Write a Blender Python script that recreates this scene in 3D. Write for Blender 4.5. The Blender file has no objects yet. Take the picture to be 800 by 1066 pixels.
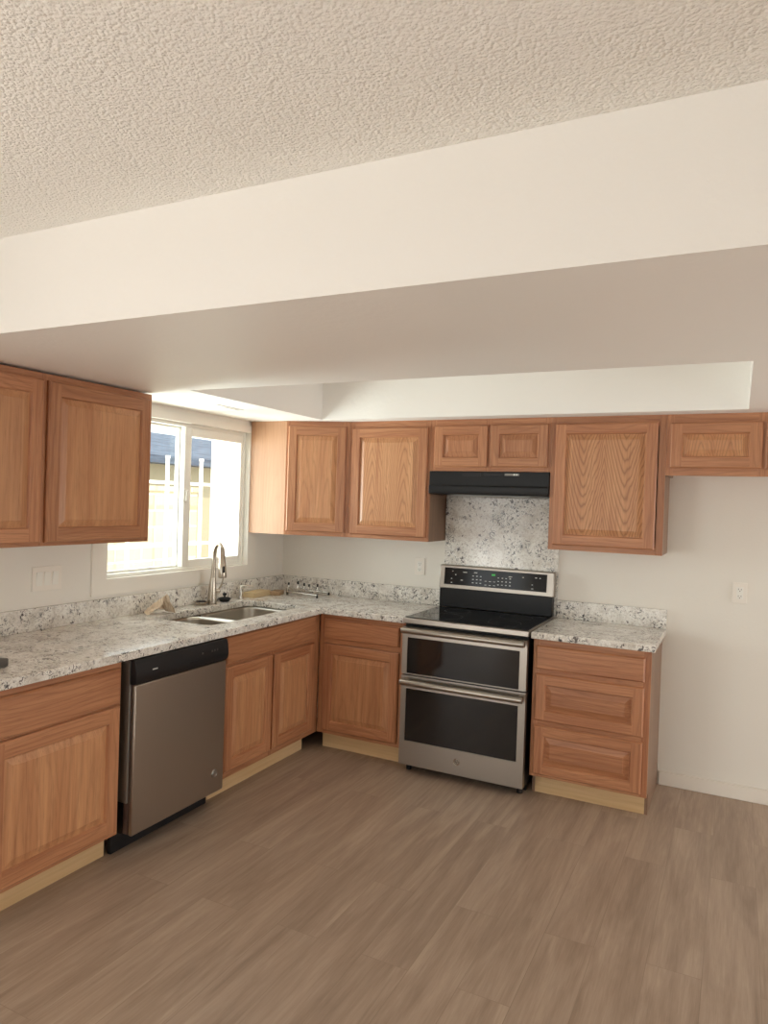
import bpy, bmesh, math, random
from mathutils import Vector, Matrix
C = bpy.context.scene.collection
PI = math.pi
random.seed(7)

# ------------------------------------------------------------------ camera, sky, sun, daylight, exposure
sc = bpy.context.scene
CAM = Vector((3.0661, -4.454, 1.5996)); YAW, PITCH, ROLL, FPX = 0.463, -0.0146, 0.0333, 740.1
fw = Vector((-math.sin(YAW), math.cos(YAW), 0)); rt = Vector((math.cos(YAW), math.sin(YAW), 0)); up = Vector((0, 0, 1))
fw, up = fw * math.cos(PITCH) + up * math.sin(PITCH), up * math.cos(PITCH) - fw * math.sin(PITCH)
rt, up = rt * math.cos(ROLL) + up * math.sin(ROLL), up * math.cos(ROLL) - rt * math.sin(ROLL)
cd = bpy.data.cameras.new('camera'); cam = bpy.data.objects.new('camera', cd); C.objects.link(cam)
cd.sensor_fit = 'VERTICAL'; cd.sensor_height = 36.0; cd.lens = FPX / 1066 * 36.0
cd.clip_start = 0.05; cd.clip_end = 200
cam.matrix_world = Matrix(((rt.x, up.x, -fw.x, CAM.x), (rt.y, up.y, -fw.y, CAM.y), (rt.z, up.z, -fw.z, CAM.z), (0, 0, 0, 1)))
sc.camera = cam

w = bpy.data.worlds.new('sky'); sc.world = w; w.use_nodes = True
bg = w.node_tree.nodes['Background']; bg.inputs[0].default_value = (0.92, 0.98, 1.0, 1); bg.inputs[1].default_value = 3.05
sl = bpy.data.lights.new('sun', 'SUN'); sl.energy = 4.0; sl.angle = 0.01; sl.color = (1, 0.93, 0.80)
so = bpy.data.objects.new('sun', sl); C.objects.link(so)
so.rotation_euler = Vector((-0.62, 0.16, -0.77)).to_track_quat('-Z', 'Y').to_euler(); so.location = (20, -5, 25)

def area(name, loc, direction, sx, sy, power, color):
    l = bpy.data.lights.new(name, 'AREA'); l.shape = 'RECTANGLE'; l.size = sx; l.size_y = sy; l.energy = power; l.color = color
    o = bpy.data.objects.new(name, l); C.objects.link(o); o.location = loc
    o.rotation_euler = Vector(direction).to_track_quat('-Z', 'Z').to_euler()
    return o
# daylight coming in through the glass doors in the rear wall and at the far right
area('patio_daylight', (1.75, -9.85, 0.75), (0, 1, 0.55), 2.9, 1.5, 10, (1.0, 0.95, 0.92))
area('side_door_daylight', (7.25, -1.15, 0.60), (-1, -0.15, 0.95), 1.8, 1.1, 45, (1.0, 0.97, 0.95))
area('left_ceiling_fill', (-0.32, -5.9, 0.62), (1, 0.05, 1.25), 2.7, 1.2, 76, (1.0, 0.955, 0.91))  # added fill lamp, aimed up to brighten the ceiling and beam
# sunlit ground under the kitchen window throws light up and in
area('ground_bounce', (-1.7, -1.3, 0.50), (1, 0.12, 0.28), 3.0, 1.0, 270, (0.92, 1.0, 1.0))

vs = sc.view_settings
sc.display_settings.display_device = 'sRGB'
vs.view_transform = 'Standard'; vs.look = 'None'; vs.gamma = 1.0; vs.exposure = 0.10; vs.use_curve_mapping = False
sc.cycles.use_denoising = True
sc.cycles.max_bounces = 10; sc.cycles.diffuse_bounces = 6; sc.cycles.transparent_max_bounces = 12
sc.cycles.sample_clamp_indirect = 6

# ------------------------------------------------------------------ materials
def srgb(r, g, b):
    f = lambda c: (c / 255 / 12.92) if c / 255 <= 0.04045 else ((c / 255 + 0.055) / 1.055) ** 2.4
    return (f(r), f(g), f(b), 1)
class NT:
    def __init__(s, name):
        s.m = bpy.data.materials.new(name); s.m.use_nodes = True; s.t = s.m.node_tree
        s.b = s.t.nodes['Principled BSDF']; s.out = s.t.nodes['Material Output']
    def n(s, typ, **kw):
        x = s.t.nodes.new(typ)
        for k, v in kw.items(): setattr(x, k, v)
        return x
    def l(s, a, b): s.t.links.new(a, b)
    def math(s, op, a, b=None, c=None):
        x = s.n('ShaderNodeMath', operation=op)
        for i, v in enumerate((a, b, c)):
            if v is None: continue
            if isinstance(v, (int, float)): x.inputs[i].default_value = v
            else: s.l(v, x.inputs[i])
        return x.outputs[0]
    def ramp(s, fac, stops):
        r = s.n('ShaderNodeValToRGB'); s.l(fac, r.inputs[0]); e = r.color_ramp.elements
        while len(e) < len(stops): e.new(0.5)
        for el, (p, c) in zip(e, stops): el.position = p; el.color = c if len(c) == 4 else (*c, 1)
        return r.outputs[0]
    def mix(s, fac, a, b, mode='MIX'):
        x = s.n('ShaderNodeMix', data_type='RGBA', blend_type=mode)
        for sock, v in ((x.inputs[0], fac), (x.inputs[6], a), (x.inputs[7], b)):
            if isinstance(v, (int, float)): sock.default_value = v
            elif isinstance(v, tuple): sock.default_value = v
            else: s.l(v, sock)
        return x.outputs[2]
    def noise(s, vec, scale, detail=3, rough=0.5, dist=0.0):
        x = s.n('ShaderNodeTexNoise'); s.l(vec, x.inputs['Vector'])
        x.inputs['Scale'].default_value = scale; x.inputs['Detail'].default_value = detail
        x.inputs['Roughness'].default_value = rough; x.inputs['Distortion'].default_value = dist
        return x.outputs[0]
    def mapping(s, vec, scale=(1, 1, 1), loc=(0, 0, 0), rot=(0, 0, 0)):
        x = s.n('ShaderNodeMapping'); s.l(vec, x.inputs[0])
        x.inputs['Scale'].default_value = scale; x.inputs['Location'].default_value = loc; x.inputs['Rotation'].default_value = rot
        return x.outputs[0]
    def bump(s, h, strength, dist):
        x = s.n('ShaderNodeBump'); s.l(h, x.inputs['Height']); x.inputs['Strength'].default_value = strength; x.inputs['Distance'].default_value = dist
        s.l(x.outputs[0], s.b.inputs['Normal'])
    def objc(s): return s.n('ShaderNodeTexCoord').outputs['Object']
    def set(s, color=None, rough=None, metal=None, spec=None):
        if color is not None:
            if isinstance(color, tuple): s.b.inputs['Base Color'].default_value = color
            else: s.l(color, s.b.inputs['Base Color'])
        if rough is not None:
            if isinstance(rough, (int, float)): s.b.inputs['Roughness'].default_value = rough
            else: s.l(rough, s.b.inputs['Roughness'])
        if metal is not None: s.b.inputs['Metallic'].default_value = metal
        if spec is not None: s.b.inputs['Specular IOR Level'].default_value = spec
        return s
M = {}
def plain(name, color, rough=0.5, metal=0.0, spec=0.5):
    M[name] = NT(name).set(color, rough, metal, spec).m
def paint(name, color, scale=55, strength=0.25, rough=0.75, dist=0.004):
    t = NT(name); v = t.objc()
    big = t.noise(v, 1.3, 2); col = t.mix(t.math('MULTIPLY', big, 0.10), color, tuple(c * 0.88 for c in color[:3]) + (1,))
    t.set(col, rough, 0, 0.3); t.bump(t.noise(v, scale, 3, 0.55), strength, dist); M[name] = t.m
def oak(name, axis, light, dark, cathedral=False, contrast=1.0):
    # axis 'z': grain runs up, 'x': grain runs sideways, 'y': grain runs front to back
    t = NT(name); v = t.objc(); oi = t.n('ShaderNodeObjectInfo'); rnd = oi.outputs['Random']
    sx = t.n('ShaderNodeSeparateXYZ'); t.l(v, sx.inputs[0])
    X, Y, Z = sx.outputs
    along, across, depth = {'z': (Z, X, Y), 'x': (X, Z, Y), 'y': (Y, X, Z)}[axis]
    off = t.math('MULTIPLY', rnd, 37.0)
    cv = t.n('ShaderNodeCombineXYZ'); t.l(t.math('ADD', across, off), cv.inputs[0]); t.l(t.math('ADD', along, off), cv.inputs[1]); t.l(depth, cv.inputs[2])
    p = cv.outputs[0]
    broad = t.noise(t.mapping(p, (9, 0.9, 9)), 1.0, 4, 0.55, 0.6)
    streak = t.noise(t.mapping(p, (70, 1.6, 70)), 1.0, 3, 0.6, 0.3)
    pores = t.noise(t.mapping(p, (330, 9, 330)), 1.0, 2, 0.5)
    wob = t.noise(t.mapping(p, (16, 3.5, 16)), 1.0, 3, 0.5)
    if cathedral:
        oc = t.n('ShaderNodeSeparateColor'); t.l(oi.outputs['Color'], oc.inputs[0])     # r: rings per metre and way up, g: arch spacing, b: arch width
        s = t.math('SUBTRACT', t.math('ABSOLUTE', t.math('ADD', across, t.math('MULTIPLY', t.math('SUBTRACT', wob, 0.5), 0.03))), oc.outputs[1])
        par = t.math('MULTIPLY', t.math('POWER', t.math('ABSOLUTE', s), 1.4), oc.outputs[2])
        f = t.math('ADD', t.math('ADD', t.math('MULTIPLY', along, t.math('SUBTRACT', oc.outputs[0], 20.0)), par), t.math('MULTIPLY', wob, 1.8))
    else:
        f = t.math('ADD', t.math('MULTIPLY', across, 38.0), t.math('MULTIPLY', t.noise(t.mapping(p, (5, 1.1, 5)), 1.0, 2), 9.0))
    ring = t.math('ABSOLUTE', t.math('SINE', t.math('MULTIPLY', f, PI)))
    ring = t.math('POWER', t.math('SUBTRACT', 1.0, ring), 1.6 if cathedral else 2.4)
    mixv = t.math('ADD', t.math('MULTIPLY', broad, 0.55), t.math('MULTIPLY', streak, 0.45))
    base = t.ramp(mixv, [(0.34, light), (0.68, dark)])
    deep = tuple(c * 0.55 for c in dark[:3]) + (1,)
    col = t.mix(t.math('MULTIPLY', ring, t.math('MULTIPLY', oi.outputs['Alpha'], 0.72) if cathedral else 0.32 * contrast), base, deep)
    pr = t.ramp(pores, [(0.57, (0, 0, 0)), (0.68, (1, 1, 1))])
    col = t.mix(t.math('MULTIPLY', pr, 0.34 * contrast), col, deep)
    tint = t.math('ADD', 0.90, t.math('MULTIPLY', rnd, 0.16))
    hv = t.n('ShaderNodeHueSaturation'); t.l(col, hv.inputs['Color']); t.l(tint, hv.inputs['Value'])
    t.set(hv.outputs[0], 0.40, 0, 0.45); t.bump(t.math('ADD', pores, t.math('MULTIPLY', streak, 0.5)), 0.10, 0.002)
    M[name] = t.m
OL, OD = srgb(198, 142, 102), srgb(156, 98, 65)
oak('oak_upright', 'z', OL, OD); oak('oak_sideways', 'x', OL, OD); oak('oak_endways', 'y', OL, OD)
oak('oak_arched', 'z', srgb(208, 156, 112), srgb(176, 118, 80), True)
oak('oak_veneer', 'z', srgb(196, 154, 122), srgb(182, 136, 104), False, 0.4)
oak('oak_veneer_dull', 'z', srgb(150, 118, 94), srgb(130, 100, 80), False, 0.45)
oak('raw_wood_sideways', 'x', srgb(230, 198, 152), srgb(210, 174, 126), False, 0.25)
def granite():
    t = NT('granite'); v = t.n('ShaderNodeNewGeometry').outputs['Position']
    a = t.noise(v, 11, 4, 0.55, 0.4); b = t.noise(v, 60, 3, 0.6, 0.3)
    base = t.ramp(a, [(0.34, srgb(216, 211, 202)), (0.50, srgb(236, 233, 226)), (0.66, srgb(246, 244, 238))])
    base = t.mix(t.math('MULTIPLY', t.ramp(b, [(0.50, (0, 0, 0)), (0.64, (1, 1, 1))]), 0.40), base, srgb(170, 156, 142))
    base = t.mix(t.math('MULTIPLY', t.ramp(t.noise(v, 170, 2, 0.6), [(0.56, (0, 0, 0)), (0.68, (1, 1, 1))]), 0.40), base, srgb(130, 116, 106))
    patch = t.ramp(t.noise(t.mapping(v, (1, 1, 1), (2, 9, 1)), 7.0, 3, 0.55, 0.5), [(0.44, (0, 0, 0)), (0.56, (1, 1, 1))])
    for sc_, off, th, w_ in ((26, (7, 3, 5), 0.019, 0.95), (44, (1, 8, 2), 0.016, 0.8)):
        c = t.noise(t.mapping(v, (1, 1, 1), off), sc_, 2, 0.5, 1.3)
        vein = t.ramp(t.math('ABSOLUTE', t.math('SUBTRACT', c, 0.5)), [(th, (1, 1, 1)), (th * 2.6, (0, 0, 0))])
        brk = t.ramp(t.noise(t.mapping(v, (1, 1, 1), off[::-1]), sc_ * 1.5, 2, 0.5), [(0.50, (0, 0, 0)), (0.57, (1, 1, 1))])
        base = t.mix(t.math('MULTIPLY', t.math('MULTIPLY', t.math('MULTIPLY', vein, patch), brk), w_), base, srgb(48, 46, 52))
    speck = t.ramp(t.noise(t.mapping(v, (1, 1, 1), (4, 4, 4)), 40, 2, 0.5, 0.8), [(0.655, (0, 0, 0)), (0.685, (1, 1, 1))])
    base = t.mix(t.math('MULTIPLY', speck, 0.85), base, srgb(62, 50, 50))
    t.set(base, 0.14, 0, 0.5); M['granite'] = t.m
granite()
def floor_mat():
    t = NT('vinyl_planks'); v = t.n('ShaderNodeNewGeometry').outputs['Position']
    br = t.n('ShaderNodeTexBrick'); t.l(t.mapping(v, (1, 1, 1), (0.2, 0.05, 0), (0, 0, PI / 2)), br.inputs[0])
    br.offset = 0.37; br.inputs['Scale'].default_value = 1.0; br.inputs['Brick Width'].default_value = 1.22; br.inputs['Row Height'].default_value = 0.18
    br.inputs['Mortar Size'].default_value = 0.0011; br.inputs['Mortar Smooth'].default_value = 0.3
    br.inputs['Color1'].default_value = (0, 0, 0, 1); br.inputs['Color2'].default_value = (1, 1, 1, 1); br.inputs['Mortar'].default_value = (0.5, 0.5, 0.5, 1)
    sep = t.n('ShaderNodeSeparateColor'); t.l(br.outputs['Color'], sep.inputs[0])
    per = t.math('MULTIPLY', sep.outputs[0], 9.0)
    cv = t.n('ShaderNodeCombineXYZ'); sx = t.n('ShaderNodeSeparateXYZ'); t.l(v, sx.inputs[0])
    t.l(t.math('ADD', sx.outputs[0], per), cv.inputs[0]); t.l(t.math('ADD', sx.outputs[1], per), cv.inputs[1])
    g1 = t.noise(t.mapping(cv.outputs[0], (11, 1.1, 1)), 1.0, 5, 0.6, 0.8)
    g2 = t.noise(t.mapping(cv.outputs[0], (70, 3.0, 1)), 1.0, 4, 0.6, 0.4)
    g3 = t.noise(t.mapping(cv.outputs[0], (240, 9, 1)), 1.0, 2, 0.6)
    k = t.math('ADD', t.math('ADD', t.math('MULTIPLY', g1, 0.60), t.math('MULTIPLY', g2, 0.25)), t.math('MULTIPLY', g3, 0.15))
    col = t.ramp(k, [(0.36, srgb(146, 126, 110)), (0.50, srgb(168, 147, 129)), (0.64, srgb(186, 166, 148))])
    col = t.mix(t.math('MULTIPLY', sep.outputs[0], 0.11), col, srgb(140, 122, 110))
    col = t.mix(t.math('MULTIPLY', br.outputs['Fac'], 0.32), col, srgb(84, 66, 54))
    t.set(col, 0.42, 0, 0.4); t.bump(t.math('ADD', g3, g2), 0.06, 0.002); M['vinyl_planks'] = t.m
floor_mat()
def popcorn():
    t = NT('popcorn_ceiling'); v = t.objc()
    def lumps(scale, off):
        x = t.n('ShaderNodeTexVoronoi'); x.feature = 'F1'; t.l(t.mapping(v, (1, 1, 1), off), x.inputs['Vector']); x.inputs['Scale'].default_value = scale
        return t.ramp(x.outputs['Distance'], [(0.0, (1, 1, 1)), (0.75, (0, 0, 0))])
    h = t.math('ADD', t.math('ADD', t.math('MULTIPLY', lumps(95, (0, 0, 0)), 0.6), t.math('MULTIPLY', lumps(150, (3, 5, 1)), 0.4)), t.math('MULTIPLY', t.noise(v, 70, 3, 0.6), 0.7))
    t.set(srgb(252, 250, 245), 0.95, 0, 0.1); t.bump(h, 0.55, 0.009); M['popcorn_ceiling'] = t.m
popcorn()
WALLC = srgb(236, 232, 223)
paint('wall_paint', WALLC, 70, 0.16)
paint('soffit_paint', srgb(246, 243, 238), 42, 0.22, 0.5, 0.005)
paint('trim_paint', srgb(238, 232, 222), 20, 0.03, 0.45)
def steel(name, color, rough, axis_scale):
    t = NT(name); v = t.objc(); n = t.noise(t.mapping(v, axis_scale), 1.0, 3, 0.6)
    t.set(color, t.math('ADD', rough - 0.06, t.math('MULTIPLY', n, 0.12)), 1.0); t.bump(n, 0.02, 0.001); M[name] = t.m
steel('brushed_steel', srgb(170, 163, 154), 0.34, (2, 300, 300))
steel('dark_brushed_steel', srgb(166, 154, 142), 0.40, (300, 300, 2))
steel('sink_steel', srgb(196, 190, 180), 0.30, (160, 8, 160))
plain('chrome', srgb(222, 218, 210), 0.16, 1.0); plain('nickel', srgb(190, 180, 166), 0.26, 1.0)
plain('black_glass', (0.010, 0.009, 0.009, 1), 0.10, 0, 0.25); plain('ring_grey', (0.02, 0.02, 0.02, 1), 0.3); plain('cooktop_glass', (0.007, 0.007, 0.008, 1), 0.09, 0, 0.5)
plain('oven_glass', (0.010, 0.009, 0.009, 1), 0.06, 0, 0.6)
plain('black_enamel', (0.009, 0.009, 0.0095, 1), 0.38, 0, 0.25); plain('black_plastic', (0.013, 0.012, 0.013, 1), 0.42, 0, 0.3)
plain('dark_rubber', (0.012, 0.012, 0.012, 1), 0.8); plain('tub_side', srgb(96, 76, 68), 0.5, 0.3)
plain('grey_flange', srgb(150, 150, 146), 0.35, 0.8); plain('white_plastic', srgb(240, 234, 224), 0.4)
plain('white_vinyl', srgb(240, 238, 230), 0.42); plain('slot_shadow', (0.16, 0.14, 0.12, 1), 0.8)
plain('white_mark', srgb(205, 205, 200), 0.6); plain('green_mark', srgb(70, 190, 90), 0.5); plain('badge_grey', srgb(120, 116, 110), 0.3, 0.9)
plain('cardboard', srgb(214, 190, 150), 0.85); plain('brown_cardboard', srgb(168, 140, 108), 0.85); plain('paper', srgb(232, 214, 190), 0.9)
plain('dark_case', srgb(84, 80, 76), 0.5); plain('carcass_inside', srgb(170, 130, 90), 0.7)
def glass():
    t = NT('window_glass'); t.t.nodes.remove(t.b)
    tr = t.n('ShaderNodeBsdfTransparent'); tr.inputs[0].default_value = (0.95, 0.97, 0.96, 1)
    gl = t.n('ShaderNodeBsdfGlossy'); gl.inputs['Roughness'].default_value = 0.02
    lw = t.n('ShaderNodeLayerWeight'); lw.inputs[0].default_value = 0.5
    fr = t.math('ADD', 0.03, t.math('MULTIPLY', t.math('POWER', lw.outputs['Facing'], 5.0), 0.7))
    mx = t.n('ShaderNodeMixShader'); t.l(fr, mx.inputs[0]); t.l(tr.outputs[0], mx.inputs[1]); t.l(gl.outputs[0], mx.inputs[2])
    t.l(mx.outputs[0], t.out.inputs[0]); M['window_glass'] = t.m
glass()
def blocks():
    t = NT('block_wall'); v = t.n('ShaderNodeNewGeometry').outputs['Position']
    br = t.n('ShaderNodeTexBrick'); t.l(t.mapping(v, (1, 1, 1), (0, 0, 0), (0, PI / 2, PI / 2)), br.inputs[0])
    sx = t.n('ShaderNodeSeparateXYZ'); t.l(v, sx.inputs[0]); cv = t.n('ShaderNodeCombineXYZ'); t.l(sx.outputs[1], cv.inputs[0]); t.l(sx.outputs[2], cv.inputs[1])
    t.l(cv.outputs[0], br.inputs[0])
    br.inputs['Scale'].default_value = 1; br.inputs['Brick Width'].default_value = 0.40; br.inputs['Row Height'].default_value = 0.20; br.inputs['Mortar Size'].default_value = 0.012
    br.inputs['Color1'].default_value = srgb(196, 184, 158); br.inputs['Color2'].default_value = srgb(188, 174, 146); br.inputs['Mortar'].default_value = srgb(212, 204, 186)
    t.set(br.outputs['Color'], 0.9); M['block_wall'] = t.m
blocks()
def ground():
    t = NT('concrete'); v = t.objc(); t.set(t.ramp(t.noise(v, 3, 5, 0.6), [(0.3, srgb(196, 184, 164)), (0.7, srgb(222, 210, 190))]), 0.9); M['concrete'] = t.m
ground()
def shingles():
    t = NT('roof_shingles'); v = t.objc(); t.set(t.ramp(t.noise(t.mapping(v, (6, 2, 30)), 1, 3), [(0.3, srgb(56, 64, 80)), (0.7, srgb(84, 94, 110))]), 0.85); M['roof_shingles'] = t.m
shingles()
paint('stucco_white', srgb(240, 238, 232), 40, 0.3, 0.9); paint('stucco_beige', srgb(160, 150, 128), 40, 0.3, 0.9)

# ------------------------------------------------------------------ mesh helpers
class MB:
    def __init__(s): s.v = []; s.f = []; s.mi = []; s.mats = []
    def mi_of(s, m):
        if m not in s.mats: s.mats.append(m)
        return s.mats.index(m)
    def quad(s, pts, m):
        b = len(s.v); s.v += [tuple(p) for p in pts]; s.f.append(tuple(range(b, b + len(pts)))); s.mi.append(s.mi_of(m)); return s
    def box(s, x0, x1, y0, y1, z0, z1, m):
        b = len(s.v)
        s.v += [(x0, y0, z0), (x1, y0, z0), (x1, y1, z0), (x0, y1, z0), (x0, y0, z1), (x1, y0, z1), (x1, y1, z1), (x0, y1, z1)]
        for f in ((0, 3, 2, 1), (4, 5, 6, 7), (0, 1, 5, 4), (1, 2, 6, 5), (2, 3, 7, 6), (3, 0, 4, 7)):
            s.f.append(tuple(b + i for i in f)); s.mi.append(s.mi_of(m))
        return s
    def prism(s, poly, z0, z1, m, axis='z'):
        # poly: counter-clockwise outline; axis is the extrusion axis
        P = {'z': lambda a, b, c: (a, b, c), 'x': lambda a, b, c: (c, a, b), 'y': lambda a, b, c: (a, c, b)}[axis]
        b = len(s.v); n = len(poly)
        s.v += [P(a, q, z0) for a, q in poly] + [P(a, q, z1) for a, q in poly]
        k = s.mi_of(m)
        s.f.append(tuple(b + i for i in reversed(range(n)))); s.mi.append(k)
        s.f.append(tuple(b + n + i for i in range(n))); s.mi.append(k)
        for i in range(n):
            j = (i + 1) % n; s.f.append((b + i, b + j, b + n + j, b + n + i)); s.mi.append(k)
        return s
    def tube(s, pts, radii, m, seg=16, caps=True):
        pts = [Vector(p) for p in pts]
        if isinstance(radii, (int, float)): radii = [radii] * len(pts)
        k = s.mi_of(m); b = len(s.v); n = len(pts)
        t0 = (pts[1] - pts[0]).normalized(); ref = Vector((0, 0, 1)) if abs(t0.z) < 0.9 else Vector((1, 0, 0))
        nrm = t0.cross(ref).normalized()
        for i, p in enumerate(pts):
            t = ((pts[i + 1] if i + 1 < n else pts[i]) - (pts[i - 1] if i else pts[i])).normalized()
            nrm = (nrm - t * nrm.dot(t)).normalized(); bn = t.cross(nrm)
            for a in range(seg):
                an = 2 * PI * a / seg; s.v.append(tuple(p + (nrm * math.cos(an) + bn * math.sin(an)) * radii[i]))
        for i in range(n - 1):
            for a in range(seg):
                c = (a + 1) % seg; s.f.append((b + i * seg + a, b + i * seg + c, b + (i + 1) * seg + c, b + (i + 1) * seg + a)); s.mi.append(k)
        if caps:
            s.f.append(tuple(b + a for a in reversed(range(seg)))); s.mi.append(k)
            s.f.append(tuple(b + (n - 1) * seg + a for a in range(seg))); s.mi.append(k)
        return s
    def build(s, name, parent=None, bevel=0.0, smooth=None, loc=None, seg=2):
        me = bpy.data.meshes.new(name); me.from_pydata(s.v, [], s.f)
        for m in s.mats: me.materials.append(M[m])
        for p, k in zip(me.polygons, s.mi): p.material_index = k
        bm = bmesh.new(); bm.from_mesh(me); bmesh.ops.recalc_face_normals(bm, faces=bm.faces)
        if loc is not None: bmesh.ops.translate(bm, verts=bm.verts, vec=-Vector(loc))
        bm.to_mesh(me); bm.free(); me.update()
        o = bpy.data.objects.new(name, me); C.objects.link(o)
        if loc is not None: o.location = loc
        if parent: o.parent = parent
        if bevel:
            md = o.modifiers.new('bevel', 'BEVEL'); md.width = bevel; md.segments = seg; md.limit_method = 'ANGLE'; md.angle_limit = math.radians(40)
        if smooth or bevel:
            for p in me.polygons: p.use_smooth = True
            try: me.set_sharp_from_angle(angle=math.radians(smooth or 35))
            except Exception: pass
        return o
def tag(o, label, cat, group=None):
    o['label'] = label; o['category'] = cat
    if group: o['group'] = group
    return o
def thing(name, label, cat, loc=(0, 0, 0), rotz=0.0, group=None):
    o = bpy.data.objects.new(name, None); C.objects.link(o); o.empty_display_size = 0.1
    o.location = loc; o.rotation_euler = (0, 0, rotz); return tag(o, label, cat, group)
def struct(o): o['kind'] = 'structure'; return o
def arc(cx, cy, r, a0, a1, n=8): return [(cx + r * math.cos(a0 + (a1 - a0) * i / n), cy + r * math.sin(a0 + (a1 - a0) * i / n)) for i in range(n + 1)]
def rrect(x0, x1, y0, y1, r, n=6):
    return arc(x1 - r, y0 + r, r, -PI / 2, 0, n) + arc(x1 - r, y1 - r, r, 0, PI / 2, n) + arc(x0 + r, y1 - r, r, PI / 2, PI, n) + arc(x0 + r, y0 + r, r, PI, 1.5 * PI, n)

# ------------------------------------------------------------------ dimensions (metres)
XR, YB = 7.0, -9.6                # right wall, rear wall
ZS, ZC, YBEAM = 2.1243, 2.445, -2.8848
RX0, RX1, RY0, RY1 = 0.5838, 3.0922, -1.7052, -0.4424     # recess in the dropped ceiling
WY0, WY1, WZ0, WZ1 = -1.675, -0.447, 1.128, 2.045          # kitchen window opening
CFX, CFY = 0.733, 0.607           # counter front edges
LF, BF = 0.693, 0.567             # base cabinet faces
UD, UDL = 0.309, 0.313            # upper cabinet depths
ZB, ZT = 1.354, 2.1237             # upper cabinets, bottom and top
XA, XB, XCR = 1.312, 2.074, 2.699

# ------------------------------------------------------------------ the room
struct(MB().box(-0.14, XR + 0.14, YB - 0.14, 0.14, -0.08, 0, 'vinyl_planks').build('floor'))
struct(MB().box(-0.14, XR + 0.14, YB - 0.14, 0.14, ZC, ZC + 0.12, 'popcorn_ceiling').build('ceiling'))
b = MB()
b.box(-0.14, 0, YB - 0.14, -7.4, 0, ZC, 'wall_paint').box(-0.14, 0, -4.4, WY0, 0, ZC, 'wall_paint').box(-0.14, 0, -7.4, -4.4, 2.1, ZC, 'wall_paint').box(-0.14, 0, WY1, 0.14, 0, ZC, 'wall_paint')
b.box(-0.14, 0, WY0, WY1, 0, WZ0, 'wall_paint').box(-0.14, 0, WY0, WY1, WZ1, ZC, 'wall_paint')
struct(b.build('wall_left'))
struct(MB().box(0, XR + 0.14, 0, 0.14, 0, ZC, 'wall_paint').build('wall_back'))
b = MB()
b.box(XR, XR + 0.14, YB - 0.14, -2.15, 0, ZC, 'wall_paint').box(XR, XR + 0.14, -0.2, 0, 0, ZC, 'wall_paint').box(XR, XR + 0.14, -2.15, -0.2, 2.1, ZC, 'wall_paint')
struct(b.build('wall_right'))
b = MB()
b.box(0, 0.3, YB - 0.14, YB, 0, ZC, 'wall_paint').box(3.3, XR, YB - 0.14, YB, 0, ZC, 'wall_paint').box(0.3, 3.3, YB - 0.14, YB, 2.15, ZC, 'wall_paint')
struct(b.build('wall_rear'))
# sliding patio door frame in the rear wall
b = MB()
for x in (0.3, 1.77, 3.24): b.box(x, x + 0.06, YB - 0.11, YB - 0.03, 0, 2.15, 'white_vinyl')
b.box(0.36, 3.24, YB - 0.11, YB - 0.03, 2.09, 2.15, 'white_vinyl').box(0.36, 3.24, YB - 0.11, YB - 0.03, 0, 0.05, 'white_vinyl')
struct(b.build('door_1'))
b = MB()
for y in (-2.15, -1.2, -0.26): b.box(XR + 0.03, XR + 0.11, y, y + 0.06, 0, 2.1, 'white_vinyl')
b.box(XR + 0.03, XR + 0.11, -2.09, -0.26, 2.04, 2.1, 'white_vinyl').box(XR + 0.03, XR + 0.11, -2.09, -0.26, 0, 0.04, 'white_vinyl')
struct(b.build('door_2'))
b = MB()  # frame of an unseen left wall opening, added for the ceiling fill lamp
for y in (-7.4, -5.93, -4.46): b.box(-0.11, -0.03, y, y + 0.06, 0, 2.1, 'white_vinyl')
b.box(-0.11, -0.03, -7.34, -4.46, 2.04, 2.1, 'white_vinyl').box(-0.11, -0.03, -7.34, -4.46, 0, 0.04, 'white_vinyl')
struct(b.build('left_light_opening'))
# dropped kitchen ceiling with a beam face towards the room and a deep recess
b = MB()
b.box(0, XR, YBEAM, RY0, ZS, ZC, 'soffit_paint').box(0, XR, RY1, 0, ZS, ZC, 'soffit_paint')
b.box(0, RX0, RY0, RY1, ZS, ZC, 'soffit_paint').box(RX1, XR, RY0, RY1, ZS, ZC, 'soffit_paint')
bmm = b.build('ceiling_soffit'); struct(bmm)
bm = bmesh.new(); bm.from_mesh(bmm.data); bmesh.ops.remove_doubles(bm, verts=bm.verts, dist=1e-5); bm.to_mesh(bmm.data); bm.free()
struct(MB().box(XCR + 0.002, XR, -0.014, 0, 0, 0.082, 'trim_paint').build('baseboard_back', bevel=0.003))
struct(MB().box(XR - 0.014, XR, -0.2, -0.016, 0, 0.082, 'trim_paint').box(XR - 0.014, XR, YB, -2.15, 0, 0.082, 'trim_paint').build('baseboard_right', bevel=0.003))
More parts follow.
